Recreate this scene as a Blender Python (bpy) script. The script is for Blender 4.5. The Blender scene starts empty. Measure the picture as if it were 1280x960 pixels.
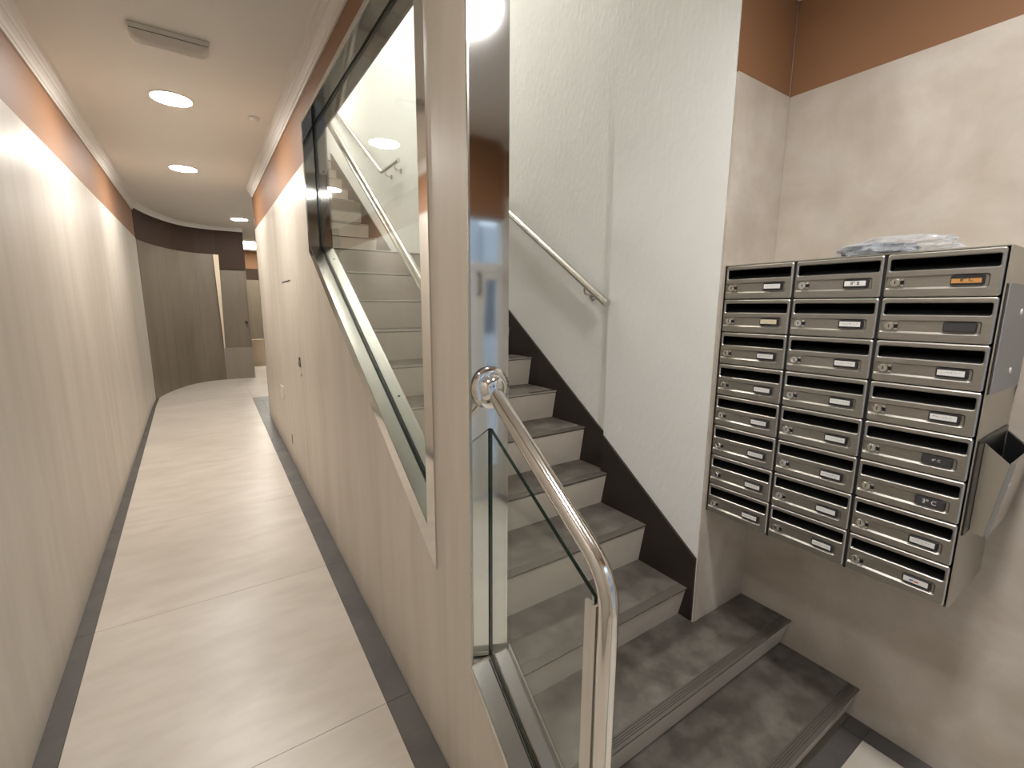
import bpy, bmesh, math, random
from mathutils import Vector, Matrix
from mathutils.geometry import tessellate_polygon
random.seed(7)
S = bpy.context.scene
COL = S.collection

# ------------------------------------------------------------------ camera
EYE = 1.64
def make_camera():
    yaw, pit, rol = math.radians(33.69), math.radians(9.63), math.radians(-0.35)
    f = Vector((math.sin(yaw)*math.cos(pit), math.cos(yaw)*math.cos(pit), -math.sin(pit)))
    r = Vector((math.cos(yaw), -math.sin(yaw), 0))
    d = f.cross(r)
    r2 = r*math.cos(rol) + d*math.sin(rol)
    d2 = d*math.cos(rol) - r*math.sin(rol)
    m = Matrix((r2, -d2, -f)).transposed().to_4x4()
    m.translation = (0, 0, EYE)
    cd = bpy.data.cameras.new('camera')
    cd.sensor_fit = 'HORIZONTAL'; cd.sensor_width = 36.0
    cd.lens = 566.0/1280.0*36.0
    cd.clip_start = 0.02; cd.clip_end = 200
    o = bpy.data.objects.new('camera', cd); COL.objects.link(o)
    o.matrix_world = m
    S.camera = o
make_camera()

# ------------------------------------------------------------------ world, exposure
w = bpy.data.worlds.new('world'); S.world = w; w.use_nodes = True
bg = w.node_tree.nodes['Background']
bg.inputs['Color'].default_value = (0.66, 0.80, 1.0, 1); bg.inputs['Strength'].default_value = 0.8
S.view_settings.view_transform = 'Standard'; S.view_settings.look = 'None'
S.view_settings.exposure = 1.40; S.view_settings.gamma = 1.0
S.view_settings.use_curve_mapping = False
S.cycles.use_denoising = True
S.cycles.max_bounces = 14; S.cycles.diffuse_bounces = 6; S.cycles.glossy_bounces = 6
S.cycles.transparent_max_bounces = 16
S.cycles.sample_clamp_indirect = 6.0
LAMP = 84.0          # radiance of the corridor downlights
LAMP_HALL = 90.0
LAMP_STAIR = 105.0

# ------------------------------------------------------------------ materials
def new_mat(name):
    m = bpy.data.materials.new(name); m.use_nodes = True
    nt = m.node_tree; b = nt.nodes['Principled BSDF']
    return m, nt, b
def plain(name, col, rough=0.5, metal=0.0, spec=0.5, emit=None):
    m, nt, b = new_mat(name)
    b.inputs['Base Color'].default_value = (*col, 1)
    b.inputs['Roughness'].default_value = rough
    b.inputs['Metallic'].default_value = metal
    b.inputs['Specular IOR Level'].default_value = spec
    if emit:
        b.inputs['Emission Color'].default_value = (*emit[0], 1)
        b.inputs['Emission Strength'].default_value = emit[1]
    return m
def mottled(name, c1, c2, scale=(2, 2, 2), rough=0.45, spec=0.5, detail=6.0, bump=0.0, bscale=60, metal=0.0,
            c3=None, scale3=(9, 9, 9), mix3=0.35, bstretch=None, lo=0.3, hi=0.7):
    m, nt, b = new_mat(name); N = nt.nodes; L = nt.links
    geo = N.new('ShaderNodeNewGeometry')
    mp = N.new('ShaderNodeMapping'); mp.inputs['Scale'].default_value = scale
    L.new(geo.outputs['Position'], mp.inputs['Vector'])
    ns = N.new('ShaderNodeTexNoise'); ns.inputs['Scale'].default_value = 1.0
    ns.inputs['Detail'].default_value = detail; ns.inputs['Roughness'].default_value = 0.6
    ns.inputs['Distortion'].default_value = 0.6
    L.new(mp.outputs['Vector'], ns.inputs['Vector'])
    rp = N.new('ShaderNodeValToRGB')
    rp.color_ramp.elements[0].position = lo; rp.color_ramp.elements[1].position = hi
    rp.color_ramp.elements[0].color = (*c1, 1); rp.color_ramp.elements[1].color = (*c2, 1)
    L.new(ns.outputs['Fac'], rp.inputs['Fac'])
    out = rp.outputs['Color']
    if c3:
        mp3 = N.new('ShaderNodeMapping'); mp3.inputs['Scale'].default_value = scale3
        L.new(geo.outputs['Position'], mp3.inputs['Vector'])
        n3 = N.new('ShaderNodeTexNoise'); n3.inputs['Scale'].default_value = 1.0; n3.inputs['Detail'].default_value = 8
        L.new(mp3.outputs['Vector'], n3.inputs['Vector'])
        r3 = N.new('ShaderNodeValToRGB')
        r3.color_ramp.elements[0].position = 0.42; r3.color_ramp.elements[1].position = 0.68
        r3.color_ramp.elements[0].color = (0, 0, 0, 1); r3.color_ramp.elements[1].color = (mix3, mix3, mix3, 1)
        L.new(n3.outputs['Fac'], r3.inputs['Fac'])
        mx = N.new('ShaderNodeMix'); mx.data_type = 'RGBA'
        L.new(r3.outputs['Color'], mx.inputs['Factor']); L.new(out, mx.inputs['A'])
        mx.inputs['B'].default_value = (*c3, 1)
        out = mx.outputs['Result']
    L.new(out, b.inputs['Base Color'])
    b.inputs['Roughness'].default_value = rough; b.inputs['Specular IOR Level'].default_value = spec
    b.inputs['Metallic'].default_value = metal
    if bump:
        mb = N.new('ShaderNodeMapping'); mb.inputs['Scale'].default_value = bstretch or (bscale, bscale, bscale)
        L.new(geo.outputs['Position'], mb.inputs['Vector'])
        nb = N.new('ShaderNodeTexNoise'); nb.inputs['Scale'].default_value = 1.0; nb.inputs['Detail'].default_value = 3
        L.new(mb.outputs['Vector'], nb.inputs['Vector'])
        bp = N.new('ShaderNodeBump'); bp.inputs['Strength'].default_value = bump; bp.inputs['Distance'].default_value = 0.004
        L.new(nb.outputs['Fac'], bp.inputs['Height']); L.new(bp.outputs['Normal'], b.inputs['Normal'])
    return m
def glass(name, tint, ior=1.5):
    m = bpy.data.materials.new(name); m.use_nodes = True
    nt = m.node_tree; N = nt.nodes; L = nt.links
    N.remove(N['Principled BSDF'])
    tr = N.new('ShaderNodeBsdfTransparent'); tr.inputs['Color'].default_value = (*tint, 1)
    gl = N.new('ShaderNodeBsdfGlossy'); gl.inputs['Roughness'].default_value = 0.0
    lw = N.new('ShaderNodeLayerWeight')
    pw = N.new('ShaderNodeMath'); pw.operation = 'POWER'; pw.inputs[1].default_value = 5.0
    sc = N.new('ShaderNodeMath'); sc.operation = 'MULTIPLY_ADD'; sc.inputs[1].default_value = 0.955; sc.inputs[2].default_value = 0.045
    L.new(lw.outputs['Facing'], pw.inputs[0]); L.new(pw.outputs['Value'], sc.inputs[0])
    mx = N.new('ShaderNodeMixShader')
    L.new(sc.outputs['Value'], mx.inputs['Fac']); L.new(tr.outputs['BSDF'], mx.inputs[1]); L.new(gl.outputs['BSDF'], mx.inputs[2])
    L.new(mx.outputs['Shader'], N['Material Output'].inputs['Surface'])
    return m

M = {}
M['clad_corridor'] = mottled('clad_corridor', (0.51, 0.465, 0.405), (0.64, 0.595, 0.53), (4.5, 4.5, 0.55), rough=0.40, spec=0.35,
                             c3=(0.44, 0.385, 0.325), scale3=(11, 11, 1.2), mix3=0.22)
M['clad_hall'] = mottled('clad_hall', (0.43, 0.38, 0.32), (0.62, 0.565, 0.50), (2.6, 2.6, 2.6), rough=0.36, spec=0.45,
                         c3=(0.40, 0.32, 0.25), scale3=(7, 7, 9), mix3=0.4)
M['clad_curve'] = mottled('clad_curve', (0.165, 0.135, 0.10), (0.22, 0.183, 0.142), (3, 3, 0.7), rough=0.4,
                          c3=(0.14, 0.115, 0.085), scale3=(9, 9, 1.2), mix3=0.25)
M['clad_mid'] = mottled('clad_mid', (0.25, 0.212, 0.17), (0.31, 0.268, 0.222), (6, 6, 0.9), rough=0.4)
M['clad_pale'] = plain('clad_pale', (0.72, 0.60, 0.44), 0.4)
M['paint'] = plain('terracotta_paint', (0.25, 0.126, 0.062), 0.6, 0.0, 0.3)
M['paint_shaded'] = plain('terracotta_paint_shaded', (0.046, 0.027, 0.018), 0.65, 0.0, 0.2)  # terracotta band at the dim far end, its shade put into the colour
M['plaster'] = mottled('white_plaster', (0.72, 0.722, 0.705), (0.78, 0.782, 0.765), (1.2, 1.2, 1.2), rough=0.6, spec=0.3,
                       bump=0.6, bstretch=(60, 60, 24))
M['ceiling'] = plain('ceiling_paint', (0.74, 0.71, 0.67), 0.7)
M['crown'] = plain('crown_white', (0.66, 0.63, 0.59), 0.6, 0.0, 0.3)
M['tile'] = mottled('beige_floor_tile', (0.58, 0.525, 0.455), (0.69, 0.635, 0.565), (1.3, 2.6, 2), rough=0.33, spec=0.5,
                    c3=(0.50, 0.44, 0.37), scale3=(4, 14, 4), mix3=0.4)
M['border'] = mottled('grey_border_tile', (0.080, 0.074, 0.071), (0.135, 0.124, 0.117), (5, 5, 5), rough=0.4)
M['grout'] = plain('grout', (0.22, 0.19, 0.16), 0.8)
M['tread'] = mottled('dark_tread_tile', (0.062, 0.053, 0.044), (0.118, 0.103, 0.088), (5, 5, 5), rough=0.42,
                     c3=(0.21, 0.19, 0.165), scale3=(11, 11, 11), mix3=0.6)
M['riser'] = mottled('beige_riser', (0.52, 0.46, 0.385), (0.62, 0.555, 0.475), (4, 4, 6), rough=0.4)
M['nosing'] = plain('nosing_strip', (0.10, 0.088, 0.075), 0.25, 0.0, 0.7)
M['nosing_front'] = plain('nosing_front', (0.42, 0.395, 0.35), 0.35, 0.3)
M['stringer'] = plain('brown_stringer', (0.024, 0.017, 0.014), 0.45)
M['steel'] = plain('polished_steel', (0.72, 0.715, 0.70), 0.065, 1.0)
M['steel_dark_reflect'] = plain('dark_reflect_steel', (0.42, 0.41, 0.395), 0.05, 1.0)  # polished steel whose dark reflections are put into the base colour
M['steel_satin'] = plain('satin_steel', (0.62, 0.60, 0.565), 0.20, 1.0)
M['steel_plate'] = plain('brushed_steel_plate', (0.50, 0.495, 0.47), 0.24, 1.0)
M['tube'] = plain('handrail_steel', (0.74, 0.71, 0.67), 0.13, 1.0)
M['rail'] = plain('satin_rail', (0.64, 0.62, 0.585), 0.27, 1.0)
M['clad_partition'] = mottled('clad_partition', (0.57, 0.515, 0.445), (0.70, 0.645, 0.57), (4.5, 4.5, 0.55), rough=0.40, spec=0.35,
                              c3=(0.50, 0.435, 0.365), scale3=(9, 9, 1.2), mix3=0.22)  # corridor cladding lightened: extra light on this face put into the colour
M['mail'] = mottled('mailbox_steel', (0.345, 0.325, 0.295), (0.41, 0.385, 0.35), (20, 20, 160), rough=0.36, metal=0.9)
M['mail_rim'] = plain('mailbox_rim', (0.56, 0.535, 0.49), 0.42, 1.0)
M['mail_side'] = plain('mailbox_side', (0.52, 0.495, 0.44), 0.32, 0.9)
M['black'] = plain('black', (0.008, 0.008, 0.008), 0.5)
M['black_gloss'] = plain('black_gloss', (0.012, 0.012, 0.013), 0.25)
M['gasket'] = plain('gasket', (0.010, 0.012, 0.011), 0.5)
M['holder'] = plain('holder_black', (0.018, 0.018, 0.020), 0.35)
M['card'] = plain('card_white', (0.72, 0.72, 0.70), 0.5)
M['card_cream'] = plain('card_cream', (0.66, 0.58, 0.40), 0.5)
M['card_orange'] = plain('card_orange', (0.52, 0.25, 0.07), 0.5)
M['card_dark'] = plain('card_dark', (0.045, 0.045, 0.05), 0.35)
M['ink'] = plain('ink', (0.03, 0.03, 0.035), 0.6)
M['ink_grey'] = plain('ink_grey', (0.30, 0.30, 0.32), 0.6)
M['ink_white'] = plain('ink_white', (0.75, 0.75, 0.75), 0.6)
M['ink_red'] = plain('ink_red', (0.55, 0.06, 0.07), 0.6)
M['ink_blue'] = plain('ink_blue', (0.06, 0.13, 0.40), 0.6)
M['chrome'] = plain('chrome', (0.80, 0.79, 0.77), 0.10, 1.0)
M['board'] = plain('grey_board', (0.27, 0.27, 0.275), 0.38)
M['board_edge'] = plain('board_edge', (0.33, 0.335, 0.34), 0.35, 0.6)
M['dot'] = plain('fixing_dot', (0.75, 0.75, 0.75), 0.4)
M['glass'] = glass('window_glass', (0.965, 0.985, 0.97))
M['glass_edge'] = plain('glass_edge', (0.006, 0.020, 0.014), 0.15)
M['white_plastic'] = plain('white_plastic', (0.70, 0.69, 0.66), 0.4)
M['lens'] = plain('frosted_lens', (0.82, 0.79, 0.74), 0.25)
def translucent(name, col):
    m, nt, b = new_mat(name); N = nt.nodes; L = nt.links
    b.inputs['Base Color'].default_value = (*col, 1); b.inputs['Roughness'].default_value = 0.25
    t = N.new('ShaderNodeBsdfTranslucent'); t.inputs['Color'].default_value = (*col, 1)
    mx = N.new('ShaderNodeMixShader'); mx.inputs['Fac'].default_value = 0.5
    L.new(b.outputs['BSDF'], mx.inputs[1]); L.new(t.outputs['BSDF'], mx.inputs[2])
    L.new(mx.outputs['Shader'], N['Material Output'].inputs['Surface'])
    return m
M['lens'] = translucent('frosted_lens', (0.86, 0.83, 0.79))
M['cream_plate'] = plain('cream_plate', (0.72, 0.65, 0.53), 0.4)
M['lamp'] = plain('lamp_diffuser', (0.9, 0.9, 0.9), 0.5, emit=((1.0, 0.965, 0.91), LAMP))
M['lamp_fill'] = plain('lamp_diffuser_fill', (0.9, 0.9, 0.9), 0.5, emit=((1.0, 0.965, 0.91), LAMP*0.5))  # for an unseen light, added to fill the near end of the corridor
M['lamp_hall'] = plain('lamp_diffuser_hall', (0.9, 0.9, 0.9), 0.5, emit=((1.0, 0.98, 0.955), LAMP_HALL))
M['lamp_stair'] = plain('lamp_diffuser_stair', (0.9, 0.9, 0.9), 0.5, emit=((1.0, 0.96, 0.87), LAMP_STAIR))
M['lamp_panel'] = plain('lamp_panel', (0.9, 0.9, 0.9), 0.5, emit=((1.0, 0.95, 0.82), 7.0))
M['door_white'] = plain('door_white', (0.62, 0.62, 0.60), 0.4)
M['street'] = plain('street_grey', (0.30, 0.30, 0.31), 0.8)
M['facade'] = plain('facade', (0.42, 0.43, 0.45), 0.8)
M['facade_dark'] = plain('facade_window', (0.05, 0.07, 0.10), 0.2)
def film():
    m = bpy.data.materials.new('plastic_film'); m.use_nodes = True
    nt = m.node_tree; N = nt.nodes; L = nt.links; b = N['Principled BSDF']
    b.inputs['Base Color'].default_value = (0.75, 0.77, 0.80, 1); b.inputs['Roughness'].default_value = 0.18
    tr = N.new('ShaderNodeBsdfTransparent'); tr.inputs['Color'].default_value = (0.93, 0.94, 0.95, 1)
    mx = N.new('ShaderNodeMixShader'); mx.inputs['Fac'].default_value = 0.26
    L.new(tr.outputs['BSDF'], mx.inputs[1]); L.new(b.outputs['BSDF'], mx.inputs[2])
    L.new(mx.outputs['Shader'], N['Material Output'].inputs['Surface'])
    return m
M['film'] = film()
M['bag_content'] = mottled('bag_content', (0.02, 0.024, 0.034), (0.22, 0.25, 0.30), (40, 40, 40), rough=0.5, lo=0.4, hi=0.6)

# ------------------------------------------------------------------ object helpers
def link(name, me, parent=None):
    o = bpy.data.objects.new(name, me); COL.objects.link(o)
    if parent is not None: o.parent = parent
    return o
def root_loc(p):
    v = Vector((0, 0, 0))
    while p is not None:
        v += Vector(p.location); p = p.parent
    return v
def mesh_of(name, verts, faces, mats, smooth=False, fmat=None):
    me = bpy.data.meshes.new(name)
    me.from_pydata([tuple(v) for v in verts], [], faces)
    if not isinstance(mats, (list, tuple)): mats = [mats]
    for m in mats: me.materials.append(m)
    if fmat:
        for p, k in zip(me.polygons, fmat): p.material_index = k
    bm = bmesh.new(); bm.from_mesh(me)
    bmesh.ops.recalc_face_normals(bm, faces=bm.faces)
    bm.to_mesh(me); bm.free()
    if smooth:
        for p in me.polygons: p.use_smooth = True
    return me
def put(name, verts, faces, mats, parent=None, smooth=False, fmat=None):
    """verts in world space; the parent's location is taken out."""
    off = root_loc(parent)
    return link(name, mesh_of(name, [Vector(v)-off for v in verts], faces, mats, smooth, fmat), parent)
def thing(name, label, cat, loc=(0, 0, 0), group=None):
    o = bpy.data.objects.new(name, None); COL.objects.link(o); o.location = loc
    o.empty_display_size = 0.1
    o['label'] = label; o['category'] = cat
    if group: o['group'] = group
    return o
def tag(o, label, cat, group=None):
    o['label'] = label; o['category'] = cat
    if group: o['group'] = group
    return o
def struct(o):
    o['kind'] = 'structure'; return o
def sroot(name, loc=(0, 0, 0)):
    o = bpy.data.objects.new(name, None); COL.objects.link(o); o.location = loc
    return struct(o)
class Geo:
    def __init__(s): s.v = []; s.f = []; s.m = []
    def add(s, v, f, k=0):
        n = len(s.v); s.v += [tuple(p) for p in v]; s.f += [[i+n for i in q] for q in f]; s.m += [k]*len(f)
    def put(s, name, mats, parent=None, smooth=False):
        return put(name, s.v, s.f, mats, parent, smooth, s.m)
BOXF = [[0,1,2,3],[7,6,5,4],[0,4,5,1],[1,5,6,2],[2,6,7,3],[3,7,4,0]]
def box_v(x0, x1, y0, y1, z0, z1):
    return [(x0,y0,z0),(x1,y0,z0),(x1,y1,z0),(x0,y1,z0),(x0,y0,z1),(x1,y0,z1),(x1,y1,z1),(x0,y1,z1)]
def box(name, x0, x1, y0, y1, z0, z1, mat, parent=None, bevel=0.0):
    o = put(name, box_v(x0,x1,y0,y1,z0,z1), BOXF, mat, parent)
    if bevel:
        bm = bmesh.new(); bm.from_mesh(o.data)
        bmesh.ops.bevel(bm, geom=bm.edges[:], offset=bevel, segments=2, affect='EDGES', profile=0.6)
        bm.to_mesh(o.data); bm.free()
    return o
def prism_vf(pts, holes, fn, d0, d1):
    """polygon (2-D pts with holes) swept between d0 and d1; fn(a, b, d) gives the 3-D point."""
    loops = [pts] + list(holes)
    flat = [p for l in loops for p in l]; n = len(flat)
    tris = tessellate_polygon([[Vector((a, b, 0)) for a, b in l] for l in loops])
    v = [fn(a, b, d0) for a, b in flat] + [fn(a, b, d1) for a, b in flat]
    f = [list(t) for t in tris] + [[i+n for i in reversed(t)] for t in tris]
    k = 0; side = []
    for l in loops:
        c = len(l)
        for i in range(c):
            j = (i+1) % c
            side.append([k+i, k+j, k+j+n, k+i+n])
        k += c
    return v, f, side
def prism(name, pts, fn, d0, d1, mat, parent=None, holes=(), side_mat=None):
    v, f, s = prism_vf(pts, holes, fn, d0, d1)
    mats = [mat] if side_mat is None else [mat, side_mat]
    return put(name, v, f+s, mats, parent, False, [0]*len(f)+[0 if side_mat is None else 1]*len(s))
def XY(z_is_d=True): return lambda a, b, d: (a, b, d)
YZ = lambda a, b, d: (d, a, b)             # polygon in Y,Z, depth along X
XZ = lambda a, b, d: (a, d, b)             # polygon in X,Z, depth along Y
PX = lambda Y: 0.570-0.008*Y               # the partition's corridor face
PYZ = lambda a, b, d: (PX(a)+d, a, b)      # the same plane, depth u from that face
LX = lambda Y: -0.606-0.008*Y              # the corridor's left wall
LYZ = lambda a, b, d: (LX(a)+d, a, b)
def ramp(Y): return min(max(0.057*Y, 0.0), 0.40)
def sweep(path, rad, n=14, caps=True):
    path = [Vector(p) for p in path]; v = []; f = []
    t0 = (path[1]-path[0]).normalized()
    up = Vector((0, 0, 1)) if abs(t0.z) < 0.9 else Vector((1, 0, 0))
    a = t0.cross(up).normalized()
    for i, p in enumerate(path):
        if i == 0: t = t0
        elif i == len(path)-1: t = (path[i]-path[i-1]).normalized()
        else: t = ((path[i]-path[i-1]).normalized()+(path[i+1]-path[i]).normalized()).normalized()
        a = (a-t*a.dot(t)).normalized(); b = t.cross(a)
        r = rad[i] if isinstance(rad, (list, tuple)) else rad
        v += [p+(a*math.cos(2*math.pi*k/n)+b*math.sin(2*math.pi*k/n))*r for k in range(n)]
    for i in range(len(path)-1):
        for k in range(n):
            f.append([i*n+k, i*n+(k+1) % n, (i+1)*n+(k+1) % n, (i+1)*n+k])
    if caps:
        f.append(list(range(n))[::-1]); f.append([(len(path)-1)*n+k for k in range(n)])
    return v, f
def round_path(pts, r, seg=7):
    pts = [Vector(p) for p in pts]; out = [pts[0]]
    for i in range(1, len(pts)-1):
        a = (pts[i-1]-pts[i]); b = (pts[i+1]-pts[i]); la, lb = a.length, b.length
        a.normalize(); b.normalize()
        k = min(r, la*.45, lb*.45)
        p0 = pts[i]+a*k; p2 = pts[i]+b*k
        for s in range(seg+1):
            t = s/seg
            out.append(p0*(1-t)**2+pts[i]*2*t*(1-t)+p2*t*t)
    out.append(pts[-1]); return out
def autosmooth(o, deg=40):
    me = o.data
    for p in me.polygons: p.use_smooth = True
    bm = bmesh.new(); bm.from_mesh(me)
    for e in bm.edges:
        if len(e.link_faces) == 2 and e.calc_face_angle(0) > math.radians(deg): e.smooth = False
    bm.to_mesh(me); bm.free()
    return o
def tube(name, pts, rad, mat, parent=None, bend=0.0, n=16):
    p = round_path(pts, bend) if bend else pts
    v, f = sweep(p, rad, n)
    return autosmooth(put(name, v, f, mat, parent))
def lathe(name, prof, axis_o, axis_d, mat, parent=None, n=32):
    o = Vector(axis_o); d = Vector(axis_d).normalized()
    up = Vector((0, 0, 1)) if abs(d.z) < 0.9 else Vector((1, 0, 0))
    a = d.cross(up).normalized(); b = d.cross(a)
    v = []; f = []
    for h, r in prof:
        v += [o+d*h+(a*math.cos(2*math.pi*k/n)+b*math.sin(2*math.pi*k/n))*r for k in range(n)]
    for i in range(len(prof)-1):
        for k in range(n):
            f.append([i*n+k, i*n+(k+1) % n, (i+1)*n+(k+1) % n, (i+1)*n+k])
    f.append(list(range(n))[::-1]); f.append([(len(prof)-1)*n+k for k in range(n)])
    return autosmooth(put(name, v, f, mat, parent), 35)

CEIL = 2.90; CROWN = 2.805; BAND = 2.470; STAIR_TOP = 5.2
WR = 2.05                 # hall wall that carries the mailboxes
RY = 1.059                # short wall at the hall's back
NX, FX, NF = 1.675, 1.705, 1.645   # white stair wall: near face, far face, where it steps
PEND = 1.046              # where the full-height partition ends
FRONT = -1.10

# ================================================================== SETTING
# ---- floor: slab, beige field tiles and grey border tiles as pieces
fl = sroot('floor')
g = Geo()
def quad_slab(g, pts, th, k=0):
    v = [Vector(p) for p in pts]; w_ = [p-Vector((0, 0, th)) for p in v]
    g.add(v+w_, [[0,1,2,3],[7,6,5,4],[0,4,5,1],[1,5,6,2],[2,6,7,3],[3,7,4,0]], k)
def floor_strip(g, y0, y1, xa, xb, dz, th):
    quad_slab(g, [(xa(y0),y0,ramp(y0)+dz),(xb(y0),y0,ramp(y0)+dz),(xb(y1),y1,ramp(y1)+dz),(xa(y1),y1,ramp(y1)+dz)], th)
bed = Geo()
for a, b in ((FRONT-0.05, 0.0), (0.0, 7.018), (7.018, 8.2)):
    floor_strip(bed, a, b, lambda Y: LX(Y)-.12, lambda Y: PX(Y)-.001, -0.004, 0.12)
quad_slab(bed, [(-.85,8.2,.396),(3.2,8.2,.396),(3.2,13.2,.396),(-.85,13.2,.396)], 0.1)
quad_slab(bed, [(.706,6.06,.396),(3.2,6.06,.396),(3.2,8.2,.396),(.706,8.2,.396)], 0.1)
for a, b in ((5.945, 7.018), (7.018, 8.2)):
    floor_strip(bed, a, b, lambda Y: PX(Y)-.0005, lambda Y: .706, -0.004, 0.12)
quad_slab(bed, [(.572,FRONT-.05,-.004),(WR+.14,FRONT-.05,-.004),(WR+.14,6.05,-.004),(.572,6.05,-.004)], 0.1)
bed.put('floor_bed', M['grout'], fl)
def tile(y0, y1, xa, xb, mat):
    t = Geo(); e = 0.0012
    cuts = [y0+e] + [c for c in (0.0, 7.018) if y0+e < c < y1-e] + [y1-e]
    for a, b in zip(cuts[:-1], cuts[1:]):
        floor_strip(t, a, b, lambda Y: xa(Y)+e, lambda Y: xb(Y)-e, 0.0, 0.010)
    t.put('tile', M[mat], fl)
bl = lambda Y: LX(Y)+0.085-0.0075*max(Y, 0)
br = lambda Y: PX(Y)-0.10
js = [FRONT-.05, -0.522, 0.523, 1.568, 2.613, 3.658, 4.703, 5.748, 6.793, 7.838, 8.2]
for a, b in zip(js[:-1], js[1:]):
    tile(a, b, bl, br, 'tile')
    tile(a, min(b, 7.55), LX, bl, 'border')
    if a < 6.0: tile(a, b, br, lambda Y: PX(Y), 'border')
tile(5.945, 6.793, lambda Y: PX(Y), lambda Y: .705, 'border'); tile(6.793, 7.02, br, lambda Y: .705, 'border')
tile(7.02, 8.2, br, lambda Y: .705, 'tile')
def flat_tile(x0, x1, y0, y1, z, mat):
    e = .0012; box('tile', x0+e, x1-e, y0+e, y1-e, z-.010, z, M[mat], fl)
for x0 in (.706, 1.706):
    for y0 in (6.07, 7.07):
        flat_tile(x0, x0+1.0, y0, y0+1.0 if y0 < 7 else 8.2, .40, 'tile')
for i in range(4):
    for k in range(5):
        flat_tile(-.62+i*.95, -.62+(i+1)*.95, 8.2+k, 9.2+k, .40, 'tile')
# hall: field, grey border along the wall and along the first step
hx = [.572, 1.268, 1.963]; hy = [FRONT-.05, -.55, .489]
for i in range(2):
    for k in range(2): flat_tile(hx[i], hx[i+1], hy[k], hy[k+1], 0, 'tile')
for k in range(2): flat_tile(1.963, WR, hy[k], hy[k+1], 0, 'border')
flat_tile(1.963, WR, .489, .562, 0, 'border')
for i in range(2): flat_tile(hx[i], hx[i+1], .489, .562, 0, 'border')

# ---- walls
def paint_clad(name, fn, core, clad, paint, mats, base=0.012, extra=None):
    """core wall + proud cladding + thin paint coat; polygons in the wall's own plane."""
    r = sroot(name)
    prism('wall_core', core, fn, *extra, M['plaster'], r)
    prism('cladding', clad, fn, 0.0, base, M[mats], r)
    prism('painted_band', paint, fn, 0.006, base, M['paint'], r)
    return r
def left_poly(z0, z1, y0=FRONT, y1=7.55):
    lo = [(y0, 0 if z0 is None else z0)] + ([(0, 0), (7.018, .4), (y1, .4)] if z0 is None else [(y1, z0)])
    return lo + [(y1, z1), (y0, z1)]
r = sroot('wall_left')
prism('wall_core', left_poly(None, CEIL), LYZ, -.15, -.010, M['plaster'], r)
prism('cladding', left_poly(None, BAND), LYZ, -.010, 0.0, M['clad_corridor'], r)
prism('painted_band', left_poly(BAND+.001, CEIL), LYZ, -.010, -.004, M['paint'], r)

# partition between corridor and stairs, with the trapezoid opening
OP = [(1.335, .915), (2.985, 1.990), (2.985, 2.665), (1.335, 2.665)]
PF = 5.94
r = sroot('wall_partition')
core = [(PEND, 0.0), (PF, 0.0), (PF, STAIR_TOP), (PEND, STAIR_TOP)]
prism('wall_core', core, PYZ, .012, .120, M['plaster'], r, holes=[OP])
kn = lambda Y: .604+.751*(Y-1.047)
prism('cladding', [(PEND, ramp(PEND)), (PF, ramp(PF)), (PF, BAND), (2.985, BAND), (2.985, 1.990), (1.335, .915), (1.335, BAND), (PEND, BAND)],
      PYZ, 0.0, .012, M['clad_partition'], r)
prism('painted_band', [(PEND, BAND+.001), (1.335, BAND+.001), (1.335, 2.665), (2.985, 2.665), (2.985, BAND+.001), (PF, BAND+.001), (PF, CEIL), (PEND, CEIL)],
      PYZ, .004, .012, M['paint'], r)
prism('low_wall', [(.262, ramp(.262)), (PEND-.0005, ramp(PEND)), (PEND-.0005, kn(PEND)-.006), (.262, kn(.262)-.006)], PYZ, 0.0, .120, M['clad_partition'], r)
# above the corridor's ceiling the stairwell goes on
prism('upper_core', [(PF+.001, CEIL+.06), (8.6, CEIL+.06), (8.6, STAIR_TOP), (PF+.001, STAIR_TOP)], PYZ, .012, .120, M['plaster'], r)

# white stair wall, stepping back near the hall
r = sroot('wall_stairs')
prism('near_wall', [(RY+.0, .0), (NF, .0), (NF, STAIR_TOP), (RY, STAIR_TOP)], YZ, NX, NX+.12, M['plaster'], r)
prism('far_wall', [(NF+.0005, .0), (8.6, .0), (8.6, STAIR_TOP), (NF+.0005, STAIR_TOP)], YZ, FX, FX+.10, M['plaster'], r)
r = sroot('wall_stairs_end')
prism('wall_core', [(PX(8.6)+.12, 3.0), (FX, 3.0), (FX, STAIR_TOP), (PX(8.6)+.12, STAIR_TOP)], XZ, 8.45, 8.6, M['plaster'], r)
r = sroot('wall_stairs_front')
prism('wall_core', [(PX(1)+.13, CEIL+.08), (NX, CEIL+.08), (NX, STAIR_TOP), (PX(1)+.13, STAIR_TOP)], XZ, .96, PEND, M['plaster'], r)
# short wall beside the mailboxes
r = sroot('wall_back')
prism('wall_core', [(NX+.1205, 0), (WR, 0), (WR, CEIL), (NX+.1205, CEIL)], XZ, RY+.011, RY+.12, M['plaster'], r)
prism('cladding', [(NX+.0005, 0), (WR, 0), (WR, 2.487), (NX+.0005, 2.487)], XZ, RY-.001, RY+.0105, M['clad_hall'], r) if False else \
    prism('cladding', [(NX+.003, 0), (WR, 0), (WR, 2.487), (NX+.003, 2.487)], XZ, RY-.010, RY-.0005, M['clad_hall'], r)
prism('painted_band', [(NX+.003, 2.488), (WR, 2.488), (WR, CEIL), (NX+.003, CEIL)], XZ, RY-.005, RY-.0005, M['paint'], r)
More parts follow.
